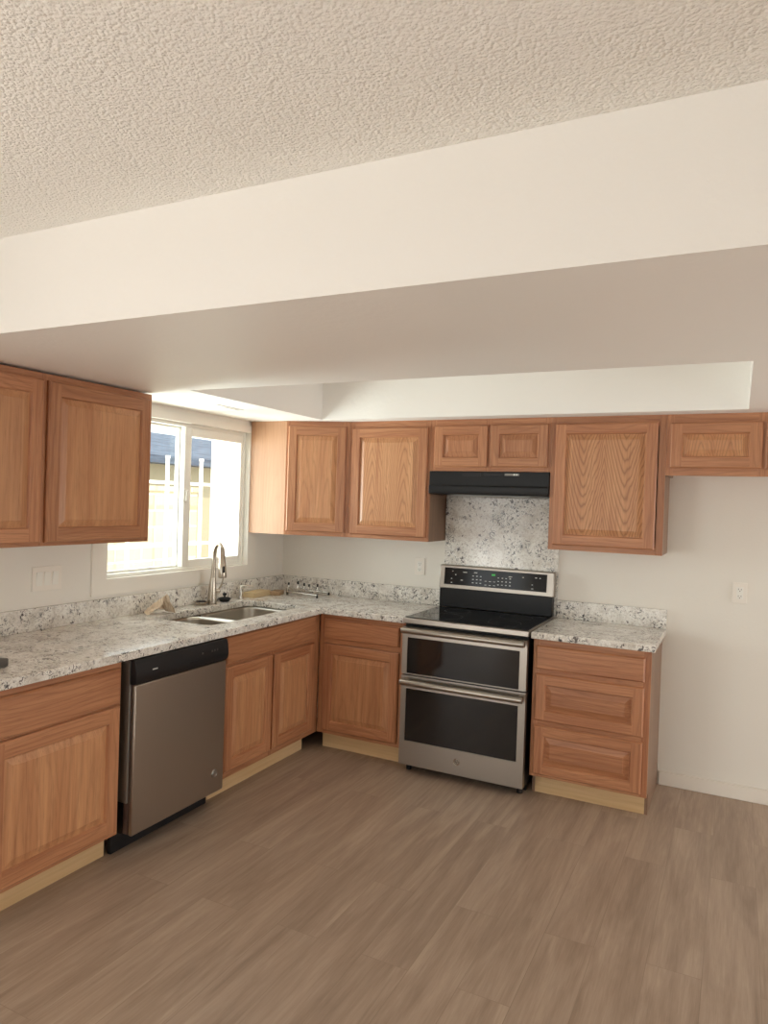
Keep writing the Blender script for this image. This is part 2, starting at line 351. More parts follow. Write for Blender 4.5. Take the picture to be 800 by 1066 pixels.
# window casing and the sliding window
b = MB()
b.box(0, 0.012, WY0 - 0.10, WY0, WZ0 - 0.085, WZ1 + 0.045, 'trim_paint').box(0, 0.012, WY1, WY1 + 0.09, WZ0 - 0.085, WZ1 + 0.045, 'trim_paint')
b.box(0, 0.012, WY0, WY1, WZ0 - 0.085, WZ0, 'trim_paint').box(0, 0.012, WY0, WY1, WZ1, WZ1 + 0.045, 'trim_paint')
struct(b.build('trim_1'))
win = struct(MB().box(-0.13, -0.03, WY0, WY0 + 0.022, WZ0, WZ1, 'white_vinyl').box(-0.13, -0.03, WY1 - 0.022, WY1, WZ0, WZ1, 'white_vinyl')
    .box(-0.13, -0.03, WY0 + 0.022, WY1 - 0.022, WZ0, WZ0 + 0.018, 'white_vinyl').box(-0.13, -0.03, WY0 + 0.022, WY1 - 0.022, WZ1 - 0.02, WZ1, 'white_vinyl').build('window_1', bevel=0.002))
def sash(name, y0, y1, z0, z1, x0, x1, l, r, t, bt):
    o = MB().box(x0, x1, y0, y0 + l, z0, z1, 'white_vinyl').box(x0, x1, y1 - r, y1, z0, z1, 'white_vinyl').box(x0, x1, y0 + l, y1 - r, z0, z0 + bt, 'white_vinyl').box(x0, x1, y0 + l, y1 - r, z1 - t, z1, 'white_vinyl').build(name, win, bevel=0.002)
    xm = (x0 + x1) / 2
    MB().box(xm - 0.002, xm + 0.002, y0 + l, y1 - r, z0 + bt, z1 - t, 'window_glass').build('pane', o)
    return o
sash('fixed_sash', WY0 + 0.022, -1.012, WZ0 + 0.018, WZ1 - 0.02, -0.115, -0.08, 0.022, 0.035, 0.012, 0.012)
s2 = sash('sliding_sash', -1.045, WY1 - 0.022, WZ0 + 0.018, WZ1 - 0.02, -0.075, -0.035, 0.058, 0.022, 0.055, 0.045)
MB().box(-0.035, -0.018, -1.036, -1.018, 1.56, 1.63, 'white_vinyl').build('latch', s2, bevel=0.003)

# ------------------------------------------------------------------ outside the kitchen window
struct(MB().box(-0.6, 4.2, -13.0, YB - 0.15, 2.30, 2.42, 'stucco_white').build('sky_blocker'))  # unseen slabs added to block sky light at the rear and left openings
struct(MB().box(-3.0, -0.15, -8.2, -3.9, 2.30, 2.42, 'stucco_white').build('sky_blocker'))
struct(MB().box(-14, -0.15, -12, 16, -0.2, -0.1, 'concrete').build('ground'))
tag(MB().box(-3.45, -3.25, -3, 2.74, -0.1, 1.64, 'block_wall').box(-3.48, -3.22, -3, 2.74, 1.64, 1.70, 'block_wall').build('block_fence'), 'low tan block wall outside beyond the kitchen window', 'wall')
f = thing('metal_fence', 'white metal fence of thin posts and rails outside the window', 'fence', (-3.0, 0, -0.1))
for k in range(5):
    y = 1.925 - 0.59 * (3 - k)
    if y > 2.7: continue
    MB().box(-0.016, 0.016, y - 0.016, y + 0.016, 0, 2.13, 'stucco_white').box(-0.020, 0.020, y - 0.020, y + 0.020, 2.13, 2.16, 'stucco_white').build('post', f)
for z in (1.10, 1.84): MB().box(-0.015, 0.015, -0.4, 2.72, z - 0.018, z + 0.018, 'stucco_white').build('rail', f)
tag(MB().box(-3.12, -2.97, 2.84, 4.6, -0.1, 2.5, 'stucco_white').box(-3.15, -2.94, 2.82, 4.64, 2.5, 2.58, 'stucco_white').build('stucco_pier'), 'bright white stucco pier at the right end of the window view', 'wall')
h = thing('neighbor_house', 'beige house with a blue grey roof seen through the window', 'house', (-7.0, 4.5, -0.1))
MB().box(-3, 0, -5.5, 6, 0, 2.35, 'stucco_beige').build('wall', h)
MB().prism([(0.5, 2.28), (0.5, 2.42), (-1.5, 3.05), (-3.5, 2.42), (-3.5, 2.28)], -5.9, 6.4, 'roof_shingles', 'y').build('roof', h)

# ------------------------------------------------------------------ cabinets
def panel_front(name, parent, x0, x1, z0, z1, y, frame=0.055, raised=True, arched=None, panel_sideways=False, t=0.019):
    """A routed oak door or drawer front facing local -y; its back lies on plane y."""
    yf = y - t; b = MB(); e = 0.007
    R = lambda d, yy: [(x0 + d, yy, z0 + d), (x1 - d, yy, z0 + d), (x1 - d, yy, z1 - d), (x0 + d, yy, z1 - d)]
    def ring(a, c, mats):
        for i in range(4):
            j = (i + 1) % 4; b.quad([a[i], a[j], c[j], c[i]], mats[i])
    U, S = 'oak_upright', 'oak_sideways'
    r0, r1, r2 = R(0, y), R(0, yf + e), R(e, yf)
    ring(r0, r1, [S, U, S, U]); ring(r1, r2, [S, U, S, U])
    b.quad(R(0, y)[::-1], S)
    if not raised:                                    # slab with a long ogee along its edges
        r3 = R(0.012, yf - 0.0)
        b.quad([r2[0], r2[1], r2[2], r2[3]], S)
        return b.build(name, parent, smooth=30)
    a = [(x0 + e, yf, z0 + e), (x1 - e, yf, z0 + e), (x1 - e, yf, z1 - e), (x0 + e, yf, z1 - e)]
    xi0, xi1, zi0, zi1 = x0 + frame, x1 - frame, z0 + frame, z1 - frame
    b.quad([(x0 + e, yf, z0 + e), (xi0, yf, z0 + e), (xi0, yf, z1 - e), (x0 + e, yf, z1 - e)], U)
    b.quad([(xi1, yf, z0 + e), (x1 - e, yf, z0 + e), (x1 - e, yf, z1 - e), (xi1, yf, z1 - e)], U)
    b.quad([(xi0, yf, z0 + e), (xi1, yf, z0 + e), (xi1, yf, zi0), (xi0, yf, zi0)], S)
    b.quad([(xi0, yf, zi1), (xi1, yf, zi1), (xi1, yf, z1 - e), (xi0, yf, z1 - e)], S)
    I = lambda d, yy: [(xi0 + d, yy, zi0 + d), (xi1 - d, yy, zi0 + d), (xi1 - d, yy, zi1 - d), (xi0 + d, yy, zi1 - d)]
    ring(I(0, yf), I(0.003, yf + 0.004), [S, U, S, U]); ring(I(0.003, yf + 0.004), I(0.006, yf + 0.0105), [S, U, S, U])
    o = b.build(name, parent)
    pm = 'oak_sideways' if panel_sideways else ('oak_arched' if arched else 'oak_upright')
    q = MB(); g0, g1, g2, g3 = I(0.006, yf + 0.0105), I(0.010, yf + 0.0105), I(0.036, yf + 0.003), I(0.037, yf + 0.0015)
    def ring2(a, c):
        for i in range(4):
            j = (i + 1) % 4; q.quad([a[i], a[j], c[j], c[i]], pm)
    ring2(g0, g1); ring2(g1, g2); ring2(g2, g3); q.quad(g3, pm)
    po = q.build('center_panel', o, loc=((x0 + x1) / 2, yf, (z0 + z1) / 2))
    if arched: po.color = (arched[0] + 20.0, arched[1], arched[2], arched[3])
    return o
def face_frame(parent, x0, x1, z0, z1, y, stiles, rails, t=0.019):
    b = MB()
    for a, c in stiles: b.box(a, c, y, y + t, z0, z1, 'oak_upright')
    st = sorted(stiles)
    for (a, c), (a2, c2) in zip(st, st[1:]):
        for r0, r1 in rails: b.box(c, a2, y, y + t, r0, r1, 'oak_sideways')
    return b.build('face_frame', parent)
def upper(name, label, x0, wd, z0, z1, doors, loc, rot, depth=UD, mid=(), group=None, rail=0.04, side='oak_veneer_dull', bot='oak_veneer'):
    t = thing(name, label, 'cabinet', (loc[0], loc[1], z0), rot, group); hgt = z1 - z0
    b = MB().box(0, 0.016, -depth + 0.019, -0.001, 0, hgt, side).box(wd - 0.016, wd, -depth + 0.019, -0.001, 0, hgt, side)
    b.box(0.016, wd - 0.016, -depth + 0.019, -0.001, 0.018, 0.034, bot).box(0.016, wd - 0.016, -depth + 0.019, -0.001, hgt - 0.016, hgt, bot).box(0.016, wd - 0.016, -0.008, -0.001, 0.034, hgt - 0.016, bot)
    b.build('carcass', t)
    face_frame(t, 0, wd, 0, hgt, -depth, [(0, 0.036)] + list(mid) + [(wd - 0.036, wd)], [(0, rail + 0.012), (hgt - rail - 0.025, hgt)])
    for d in doors: panel_front('door', t, d[0] - x0, d[1] - x0, d[2] - z0, d[3] - z0, -depth, d[4], True, d[5] if len(d) > 5 else None, bool(len(d) > 6 and d[6]))
    return t
R90 = PI / 2
# rings per metre, arch offset, arch width
upper('wall_cabinet', 'oak wall cabinet with one door between the corner cabinet and range hood', 0.7283, XA - 0.7283, ZB, ZT, [(0.750, 1.295, 1.378, 2.078, 0.058, (9.0, 0.115, 150.0, 0.75))], (0.7283, 0, 0), 0)
upper('wall_cabinet', 'short oak cabinet with two small doors above the black range hood', XA + 0.001, XB - XA - 0.002, 1.803, ZT, [(1.343, 1.690, 1.829, 2.084, 0.055), (1.707, 2.056, 1.829, 2.084, 0.055)], (XA + 0.001, 0, 0), 0, mid=[((XB - XA) / 2 - 0.02, (XB - XA) / 2 + 0.02)], rail=0.03)
upper('wall_cabinet', 'oak wall cabinet with bold arched grain right of the range hood', XB, XCR - XB, ZB, ZT, [(2.101, 2.658, 1.383, 2.084, 0.058, (-15.0, 0.115, 130.0, 1.0))], (XB, 0, 0), 0)
upper('wall_cabinet', 'short oak cabinet at far right over the empty refrigerator space', XCR + 0.001, 0.92, 1.793, ZT, [(2.721, 3.163, 1.833, 2.077, 0.058, (12.0, 0.07, 190.0, 0.8)), (3.177, 3.598, 1.833, 2.077, 0.058, (-12.0, 0.07, 190.0, 0.8))], (XCR + 0.001, 0, 0), 0, mid=[(0.442, 0.492)], rail=0.04)
upper('wall_cabinet', 'large two door oak wall cabinet left of the window', -2.875, 2.875 - 1.687, ZB - 0.002, 2.114, [(-2.859, -2.335, 1.368, 2.085, 0.062, (1.2, 0.12, 40.0, 0.22)), (-2.312, -1.703, 1.368, 2.085, 0.062, (1.2, 0.13, 40.0, 0.22))], (0, -2.875, 0), R90, depth=UDL, mid=[(0.538, 0.566)])
# corner wall cabinet with an angled door
t = thing('corner_wall_cabinet', 'oak corner wall cabinet with an angled door right of the window', 'cabinet', (0, 0, ZB))
hh = ZT - ZB
pa, pb = Vector((0.309, -0.4426, 0)), Vector((0.7275, -0.309, 0)); dv = (pb - pa); L = dv.length; dv.normalize(); ang = math.atan2(dv.y, dv.x); nv = Vector((-dv.y, dv.x, 0))
ia, ib = pa + nv * 0.0195, pb + nv * 0.0195
MB().box(0.0135, 0.3085, -0.4426, -0.4266, 0, hh, 'oak_veneer').build('side_panel', t)
MB().prism([(0.0135, -0.4265), (0.303, -0.4265), (ib.x, ib.y), (0.7275, -0.29), (0.7275, -0.001), (0.0135, -0.001)], 0.018, hh - 0.001, 'oak_veneer').build('carcass', t)
def angled(o):
    o.rotation_euler = (0, 0, ang); o.location = pa; return o
b = MB()
b.box(0, 0.03, 0, 0.019, 0, hh, 'oak_upright').box(L - 0.045, L, 0, 0.019, 0, hh, 'oak_upright').box(0.03, L - 0.045, 0, 0.019, 0, 0.035, 'oak_sideways').box(0.03, L - 0.045, 0, 0.019, hh - 0.055, hh, 'oak_sideways')
angled(b.build('face_frame', t))
angled(panel_front('door', t, 0.016, L - 0.022, 0.026, hh - 0.034, 0, 0.058, True, (3.0, 0.08, 85.0, 0.45)))

def base_carcass(t, wd, depth, z1=0.875, side_l='oak_veneer_dull', side_r='oak_veneer_dull', toe=(0, None), to_floor_r=False, to_floor_l=False):
    b = MB()
    for x, m, fl in ((0, side_l, to_floor_l), (wd - 0.016, side_r, to_floor_r)):
        b.prism([(-depth + 0.0195, 0.114), (-depth + 0.075, 0.114), (-depth + 0.075, 0), (-0.001, 0), (-0.001, z1), (-depth + 0.0195, z1)] if fl else [(-depth + 0.0195, 0.114), (-0.001, 0.114), (-0.001, z1), (-depth + 0.0195, z1)], x, x + 0.016, m, 'x')
    b.box(0.016, wd - 0.016, -depth + 0.0195, -0.001, 0.114, 0.130, 'oak_veneer').box(0.016, wd - 0.016, -0.010, -0.001, 0.130, z1, 'oak_veneer')
    b.box(0.016, wd - 0.016, -depth + 0.0195, -depth + 0.07, z1 - 0.018, z1, 'oak_veneer')
    b.build('carcass', t)
    x0, x1 = toe[0], (wd if toe[1] is None else toe[1])
    MB().box(x0, x1, -depth + 0.075, -depth + 0.0905, 0, 0.1135, 'raw_wood_sideways').build('toe_kick', t)
# left of the range
x0, wd = 0.697, 1.302 - 0.697
t = thing('base_cabinet', 'oak base cabinet with one drawer and door left of the range', 'cabinet', (x0, 0, 0))
base_carcass(t, wd, BF)
face_frame(t, 0, wd, 0.1145, 0.875, -BF, [(0, 0.035), (wd - 0.036, wd)], [(0.1145, 0.150), (0.69, 0.73), (0.825, 0.875)])
panel_front('drawer_front', t, 0.738 - x0, 1.263 - x0, 0.722, 0.843, -BF, raised=False)
panel_front('door', t, 0.738 - x0, 1.263 - x0, 0.137, 0.688, -BF, 0.058, True, (1.6, 0.10, 50.0, 0.40))
# right of the range
x0, wd = 2.079, 2.692 - 2.079
t = thing('base_cabinet', 'oak base cabinet with three stacked drawers right of the range', 'cabinet', (x0, 0, 0))
base_carcass(t, wd, BF, to_floor_r=True, to_floor_l=True, toe=(0.016, wd - 0.016))
face_frame(t, 0, wd, 0.1145, 0.875, -BF, [(0, 0.036), (wd - 0.036, wd)], [(0.1145, 0.150), (0.385, 0.445), (0.67, 0.73), (0.825, 0.875)])
panel_front('drawer_front', t, 2.097 - x0, 2.664 - x0, 0.712, 0.839, -BF, raised=False)
for z0, z1 in ((0.428, 0.685), (0.131, 0.401)): panel_front('drawer_front', t, 2.097 - x0, 2.664 - x0, z0, z1, -BF, 0.055, True, None, True)
# sink base
y0, wd = -1.527, 1.527 - 0.569
t = thing('sink_base_cabinet', 'oak sink base cabinet with two doors right of the dishwasher', 'cabinet', (0, y0, 0), R90)
base_carcass(t, wd, LF, toe=(0, -0.62 - y0), z1=0.875)
face_frame(t, 0, wd, 0.1145, 0.875, -LF, [(0, 0.036), (0.434, 0.462), (wd - 0.075, wd)], [(0.1145, 0.165), (0.69, 0.735), (0.845, 0.875)])
panel_front('false_front', t, -1.507 - y0, -0.642 - y0, 0.722, 0.866, -LF, raised=False)
panel_front('door', t, -1.507 - y0, -1.092 - y0, 0.150, 0.706, -LF, 0.058, True, (1.6, 0.09, 50.0, 0.35))
panel_front('door', t, -1.074 - y0, -0.648 - y0, 0.150, 0.700, -LF, 0.058, True, (1.6, 0.09, 50.0, 0.35))
# far left base
y0, wd = -2.835, 2.835 - 2.203
t = thing('base_cabinet', 'oak base cabinet with wide drawer and door left of the dishwasher', 'cabinet', (0, y0, 0), R90)
base_carcass(t, wd, LF)
face_frame(t, 0, wd, 0.1145, 0.875, -LF, [(0, 0.03), (wd - 0.02, wd)], [(0.1145, 0.150), (0.665, 0.71), (0.825, 0.875)])
panel_front('drawer_front', t, -2.82 - y0, -2.215 - y0, 0.690, 0.845, -LF, raised=False)
panel_front('door', t, -2.82 - y0, -2.215 - y0, 0.132, 0.680, -LF, 0.062, True, (1.6, 0.16, 44.0, 0.38))

# ------------------------------------------------------------------ granite
SX0, SX1, SY0, SY1, SYD = 0.160, 0.594, -1.500, -0.620, -1.130   # sink cut-out and its divider
def slab(name, outline, hole, z0, z1, parent):
    bm = bmesh.new()
    def loop(pts):
        vv = [bm.verts.new((x, y, z1)) for x, y in pts]
        return [bm.edges.new((vv[i], vv[(i + 1) % len(vv)])) for i in range(len(vv))]
    ed = loop(outline) + (loop(hole) if hole else [])
    bmesh.ops.triangle_fill(bm, use_beauty=True, use_dissolve=False, edges=ed)
    ext = bmesh.ops.extrude_face_region(bm, geom=list(bm.faces))
    bmesh.ops.translate(bm, verts=[g for g in ext['geom'] if isinstance(g, bmesh.types.BMVert)], vec=(0, 0, z0 - z1))
    bmesh.ops.recalc_face_normals(bm, faces=bm.faces)
    me = bpy.data.meshes.new(name); bm.to_mesh(me); bm.free(); me.materials.append(M['granite'])
    o = bpy.data.objects.new(name, me); C.objects.link(o); o.parent = parent
    md = o.modifiers.new('bevel', 'BEVEL'); md.width = 0.005; md.segments = 2; md.limit_method = 'ANGLE'; md.angle_limit = math.radians(60)
    return o
ct = thing('countertop', 'speckled white granite countertop running along the window and around the corner', 'countertop', (0, 0, 0))
slab('slab', [(0.001, -2.86), (CFX, -2.86), (CFX, -CFY), (1.304, -CFY), (1.304, -0.001), (0.001, -0.001)], rrect(SX0, SX1, SY0, SY1, 0.07), 0.8765, 0.914, ct)
MB().box(0.001, 0.021, -2.86, -0.0215, 0.9142, 1.024, 'granite').build('backsplash', ct, bevel=0.002)
MB().box(0.001, 1.304, -0.021, -0.001, 0.9142, 1.024, 'granite').build('backsplash', ct, bevel=0.002)
ct = thing('countertop', 'short speckled granite countertop on the drawer cabinet right of the range', 'countertop', (0, 0, 0))
slab('slab', [(2.070, -CFY), (2.712, -CFY), (2.712, -0.001), (2.070, -0.001)], None, 0.8765, 0.914, ct)
MB().box(2.074, 2.712, -0.021, -0.001, 0.9142, 1.024, 'granite').build('backsplash', ct, bevel=0.002)
tag(MB().box(1.316, 2.0735, -0.02, -0.001, 0.9142, 1.650, 'granite').build('splash_panel', bevel=0.002), 'tall granite splash panel on the wall behind the range', 'backsplash')

# ------------------------------------------------------------------ sink and tap
t = thing('kitchen_sink', 'double bowl stainless steel sink set under the granite below the window', 'sink', (0, 0, 0))
def bowl(y0, y1, depth):
    zt = 0.8755; r = 0.07; m = MB(); k = 'sink_steel'
    rings = [(0.0, zt, r), (0.002, zt - 0.02, r), (0.008, zt - depth + 0.04, r), (0.02, zt - depth + 0.012, r), (0.045, zt - depth, r)]
    pr = None
    for d, z, rr in rings:
        cur = [(x, y, z) for x, y in rrect(SX0 - 0.006 + d, SX1 + 0.006 - d, y0 + d, y1 - d, max(rr - d * 0.5, 0.03))]
        if pr:
            for i in range(len(cur)): j = (i + 1) % len(cur); m.quad([pr[i], pr[j], cur[j], cur[i]], k)
        pr = cur
    m.quad(pr, k)
    o = m.build('basin', t)
    bm = bmesh.new(); bm.from_mesh(o.data); bmesh.ops.remove_doubles(bm, verts=bm.verts, dist=1e-5); bmesh.ops.recalc_face_normals(bm, faces=bm.faces); bm.to_mesh(o.data); bm.free()
    for p in o.data.polygons: p.use_smooth = True
    md = o.modifiers.new('sheet', 'SOLIDIFY'); md.thickness = 0.0015; md.offset = 1
    cx, cy, zb = (SX0 + SX1) / 2, (y0 + y1) / 2, zt - depth
    MB().tube([(cx, cy, zb + 0.0005), (cx, cy, zb + 0.003)], [0.045, 0.043], 'chrome', 24).build('drain', t, smooth=40)
bowl(SY0 - 0.006, SYD - 0.012, 0.20); bowl(SYD + 0.012, SY1 + 0.006, 0.20)
MB().box(SX0 + 0.01, SX1 - 0.01, SYD - 0.0125, SYD + 0.0125, 0.828, 0.850, 'sink_steel').build('divider', t, bevel=0.006)

t = thing('faucet', 'brushed nickel pull-down gooseneck faucet standing behind the sink', 'faucet', (0.10, -0.911, 0.9144), math.radians(-31))
MB().tube([(0, 0, 0), (0, 0, 0.006), (0, 0, 0.008), (0.001, 0, 0.06), (0.004, 0, 0.11), (0.008, 0, 0.17)], [0.033, 0.033, 0.029, 0.027, 0.0235, 0.0175], 'nickel', 24).build('base', t, smooth=40)
sp = [(0.008, 0, 0.165), (0.016, 0, 0.25)] + [(0.020 + 0.076 - 0.076 * math.cos(a), 0, 0.303 + 0.086 * math.sin(a)) for a in [PI * i / 14 for i in range(12)]]
MB().tube(sp, [0.0165] + [0.0135] * (len(sp) - 1), 'nickel', 18).build('spout', t, smooth=40)
e = sp[-1]
wn = MB().tube([(e[0] - 0.004, 0, e[2] + 0.012), (e[0] + 0.003, 0, e[2] - 0.02), (e[0] + 0.016, 0, e[2] - 0.10), (e[0] + 0.022, 0, e[2] - 0.165), (e[0] + 0.0225, 0, e[2] - 0.172)], [0.0158, 0.0175, 0.0225, 0.0265, 0.023], 'nickel', 20).build('spray_head', t, smooth=40)
MB().box(e[0] + 0.036, e[0] + 0.046, -0.007, 0.007, e[2] - 0.140, e[2] - 0.098, 'dark_rubber').build('spray_button', wn, bevel=0.003)
hn = MB().tube([(0, 0.018, 0.085), (0, 0.046, 0.085)], [0.0155, 0.0155], 'nickel', 18).build('handle', t, smooth=40)
MB().tube([(0, 0.040, 0.090), (0.012, 0.055, 0.120), (0.022, 0.062, 0.165)], [0.006, 0.0055, 0.0048], 'nickel', 12).build('lever', hn, smooth=40)

t = thing('soap_dispenser', 'small chrome soap dispenser to the right of the faucet', 'soap dispenser', (0.076, -0.594, 0.9144))
MB().tube([(0, 0, 0), (0, 0, 0.005), (0, 0, 0.006), (0, 0, 0.055)], [0.021, 0.021, 0.0135, 0.0125], 'chrome', 20).build('base', t, smooth=40)
MB().tube([(0, 0, 0.05), (0, 0, 0.078), (0.006, 0.008, 0.085), (0.030, 0.042, 0.083), (0.052, 0.070, 0.076)], [0.0095, 0.0095, 0.0085, 0.0065, 0.005], 'chrome', 14).build('spout', t, smooth=40)
def strainer(label, x, y, knob):
    t = thing('sink_strainer', label, 'strainer', (x, y, 0.9144), 0, 'sink strainers by the faucet')
    MB().tube([(0, 0, 0), (0, 0, 0.014), (0, 0, 0.018), (0, 0, 0.022)], [0.028, 0.038, 0.042, 0.040], 'nickel' if not knob else 'dark_rubber', 24).build('basket', t, smooth=40)
    MB().tube([(0, 0, 0.0222), (0, 0, 0.026)], [0.031, 0.030], 'dark_rubber', 20).build('rubber_seal', t, smooth=40)
    if knob: MB().tube([(0, 0, 0.026), (0, 0, 0.038), (0, 0, 0.040), (0, 0, 0.052), (0, 0, 0.054)], [0.006, 0.006, 0.013, 0.014, 0.010], 'dark_rubber', 16).build('knob', t, smooth=40)
strainer('metal sink strainer lying left of the faucet base', 0.075, -0.985, False)
strainer('black sink stopper with a knob lying right of the faucet', 0.082, -0.765, True)
# crumpled paper on the left of the sink
def crumple(name, label, cx, cy, sx, sy, hgt, rot):
    rnd = random.Random(11); n = 14; m = MB(); g = {}
    for i in range(n + 1):
        for j in range(n + 1):
            u, v = i / n - 0.5, j / n - 0.5
            ridge = max(0.0, 1 - abs(u * 2.6 + v * 0.9)) * (0.55 - v) + 0.22 * abs(math.sin(9 * u + 5 * v)) + 0.16 * abs(math.sin(13 * v - 6 * u))
            z = 0.0030 + hgt * max(0.0, ridge + rnd.uniform(-0.07, 0.07)) * (1 - (2 * abs(u)) ** 4) * 0.85
            x = u * sx * (1 - 0.25 * v) + rnd.uniform(-1, 1) * 0.004; y = v * sy * (1 - 0.3 * abs(u)) + rnd.uniform(-1, 1) * 0.004
            g[i, j] = (x, y, z)
    for i in range(n):
        for j in range(n):
            m.quad([g[i, j], g[i + 1, j], g[i + 1, j + 1]], 'paper'); m.quad([g[i, j], g[i + 1, j + 1], g[i, j + 1]], 'paper')
    o = m.build(name); bm = bmesh.new(); bm.from_mesh(o.data); bmesh.ops.remove_doubles(bm, verts=bm.verts, dist=1e-5); bm.to_mesh(o.data); bm.free()
    md = o.modifiers.new('sheet', 'SOLIDIFY'); md.thickness = 0.0008; md.offset = 1
    o.location = (cx, cy, 0.9150); o.rotation_euler = (0, 0, rot); return tag(o, label, 'paper')
crumple('crumpled_paper', 'crumpled piece of tan paper left of the sink by the window', 0.112, -1.385, 0.150, 0.10, 0.105, 1.15)
# cardboard boxes by the corner
t = thing('cardboard_box', 'flat tan cardboard box lying right of the soap dispenser', 'box', (0.090, -0.425, 0.9142), 0.05)
MB().box(-0.045, 0.045, -0.10, 0.10, 0, 0.034, 'cardboard').build('body', t, bevel=0.002)
MB().box(-0.045, 0.045, -0.002, 0.10, 0.0342, 0.0352, 'cardboard').build('flap', t)
tag(MB().box(-0.035, 0.035, -0.055, 0.055, 0, 0.028, 'brown_cardboard').build('cardboard_box', bevel=0.003, loc=(0, 0, 0)), 'small brown box between the tan box and the wire rack', 'box')
bpy.context.scene.collection.objects[-1].location = (0.150, -0.272, 0.9142); bpy.context.scene.collection.objects[-1].rotation_euler = (0, 0, 0.35)
# wire rack with black tips in the corner
t = thing('wire_rack', 'silver wire rack with black rubber tips lying in the counter corner', 'rack', (0, 0, 0.914))
ZR = 0.020
c0, c1, c2, c3 = (0.205, -0.225), (0.470, -0.250), (0.450, -0.060), (0.100, -0.070)
P3 = lambda c, z=ZR: (c[0], c[1], z)
lerp = lambda a, b, k: (a[0] + (b[0] - a[0]) * k, a[1] + (b[1] - a[1]) * k)
MB().tube([P3(c0), P3(c1)], 0.0055, 'chrome', 10).tube([P3(c2), P3(c3)], 0.0055, 'chrome', 10).tube([P3(c1), P3(c2)], 0.0045, 'chrome', 10).tube([P3(c3), P3(c0)], 0.0045, 'chrome', 10).build('frame', t, smooth=40)
for k in (0.16, 0.33, 0.5, 0.67, 0.84): MB().tube([P3(lerp(c0, c1, k), ZR + 0.006), P3(lerp(c3, c2, k), ZR + 0.006)], 0.0025, 'chrome', 8).build('wire', t, smooth=40)
for c in (c0, c1, c2, c3): MB().tube([(c[0], c[1], 0.0005), (c[0], c[1], 0.022)], [0.0075, 0.0065], 'dark_rubber', 12).build('foot', t, smooth=40)
for k, hz in ((0.02, 0.045), (0.25, 0.062), (0.40, 0.050), (0.52, 0.045), (0.72, 0.052)):
    c = lerp(c3, c2, k); pg = MB().tube([P3(c), (c[0], c[1] + 0.006, ZR + hz * 0.7)], 0.0028, 'chrome', 8).build('prong', t, smooth=40)
    MB().tube([(c[0], c[1] + 0.006, ZR + hz * 0.6), (c[0], c[1] + 0.007, ZR + hz)], [0.0075, 0.0065], 'dark_rubber', 10).build('tip', pg, smooth=40)
tag(MB().box(-0.04, 0.04, -0.07, 0.07, 0, 0.032, 'dark_case').build('small_case', bevel=0.006), 'dark grey small case at the left end of the counter', 'case')
o = bpy.data.objects['small_case']; o.location = (0.535, -2.715, 0.9143); o.rotation_euler = (0, 0, 0.25)

# ------------------------------------------------------------------ dishwasher
t = thing('dishwasher', 'stainless steel dishwasher with a black control panel under the counter', 'dishwasher', (0, -2.185, 0), R90)
W = 0.632
MB().box(0.014, W - 0.004, -0.690, -0.06, 0.10, 0.870, 'black_plastic').build('tub', t)
MB().box(0.003, 0.0125, -0.722, -0.30, 0.245, 0.868, 'grey_flange').build('side_flange', t)
MB().box(0.016, W - 0.006, -0.722, -0.6905, 0.102, 0.762, 'tub_side').build('inner_door', t, bevel=0.003)
MB().box(0.018, W, -0.743, -0.7222, 0.098, 0.762, 'dark_brushed_steel').build('door', t, bevel=0.005)
cp = MB().prism([(-0.6905, 0.764), (-0.742, 0.764), (-0.754, 0.778), (-0.757, 0.80), (-0.752, 0.845), (-0.742, 0.872), (-0.6905, 0.872)], 0.010, W + 0.002, 'black_plastic', 'x').build('control_panel', t, bevel=0.003)
MB().box(0.105, 0.135, -0.7571, -0.7552, 0.816, 0.8215, 'white_mark').build('marking', cp)
for x, wd_ in ((0.43, 0.012), (0.50, 0.010), (0.52, 0.010), (0.54, 0.010)): MB().box(x, x + wd_, -0.7555, -0.7540, 0.826, 0.835, 'badge_grey').build('button_mark', cp)
MB().box(0.35, 0.40, -0.7580, -0.7555, 0.798, 0.806, 'black_enamel').build('vent_slit', cp)
MB().box(0.0, W - 0.006, -0.640, -0.620, 0.002, 0.098, 'black_plastic').build('kick_plate', t, bevel=0.002)
def badge(parent, x, y, z, r, disc='badge_grey', line='chrome'):
    o = MB().tube([(x, y - 0.0002, z), (x, y - 0.0018, z)], [r, r * 0.97], disc, 28).build('badge', parent, smooth=40)
    m = MB().tube([(x + r * 0.86 * math.cos(a), y - 0.0022, z + r * 0.86 * math.sin(a)) for a in [2 * PI * i / 28 for i in range(29)]], r * 0.09, line, 6, caps=False)
    m.tube([(x + r * 0.45 * math.cos(a) - r * 0.08, y - 0.0022, z + r * 0.45 * math.sin(a)) for a in [0.6 + 4.9 * i / 18 for i in range(19)]], r * 0.07, line, 6)
    m.tube([(x + r * 0.35, y - 0.0022, z - r * 0.35), (x + r * 0.20, y - 0.0022, z + r * 0.05), (x + r * 0.42, y - 0.0022, z + r * 0.30)], r * 0.07, line, 6)
    m.build('emblem', o)
    return o
badge(t, 0.562, -0.743, 0.200, 0.021, 'dark_brushed_steel', 'grey_flange')

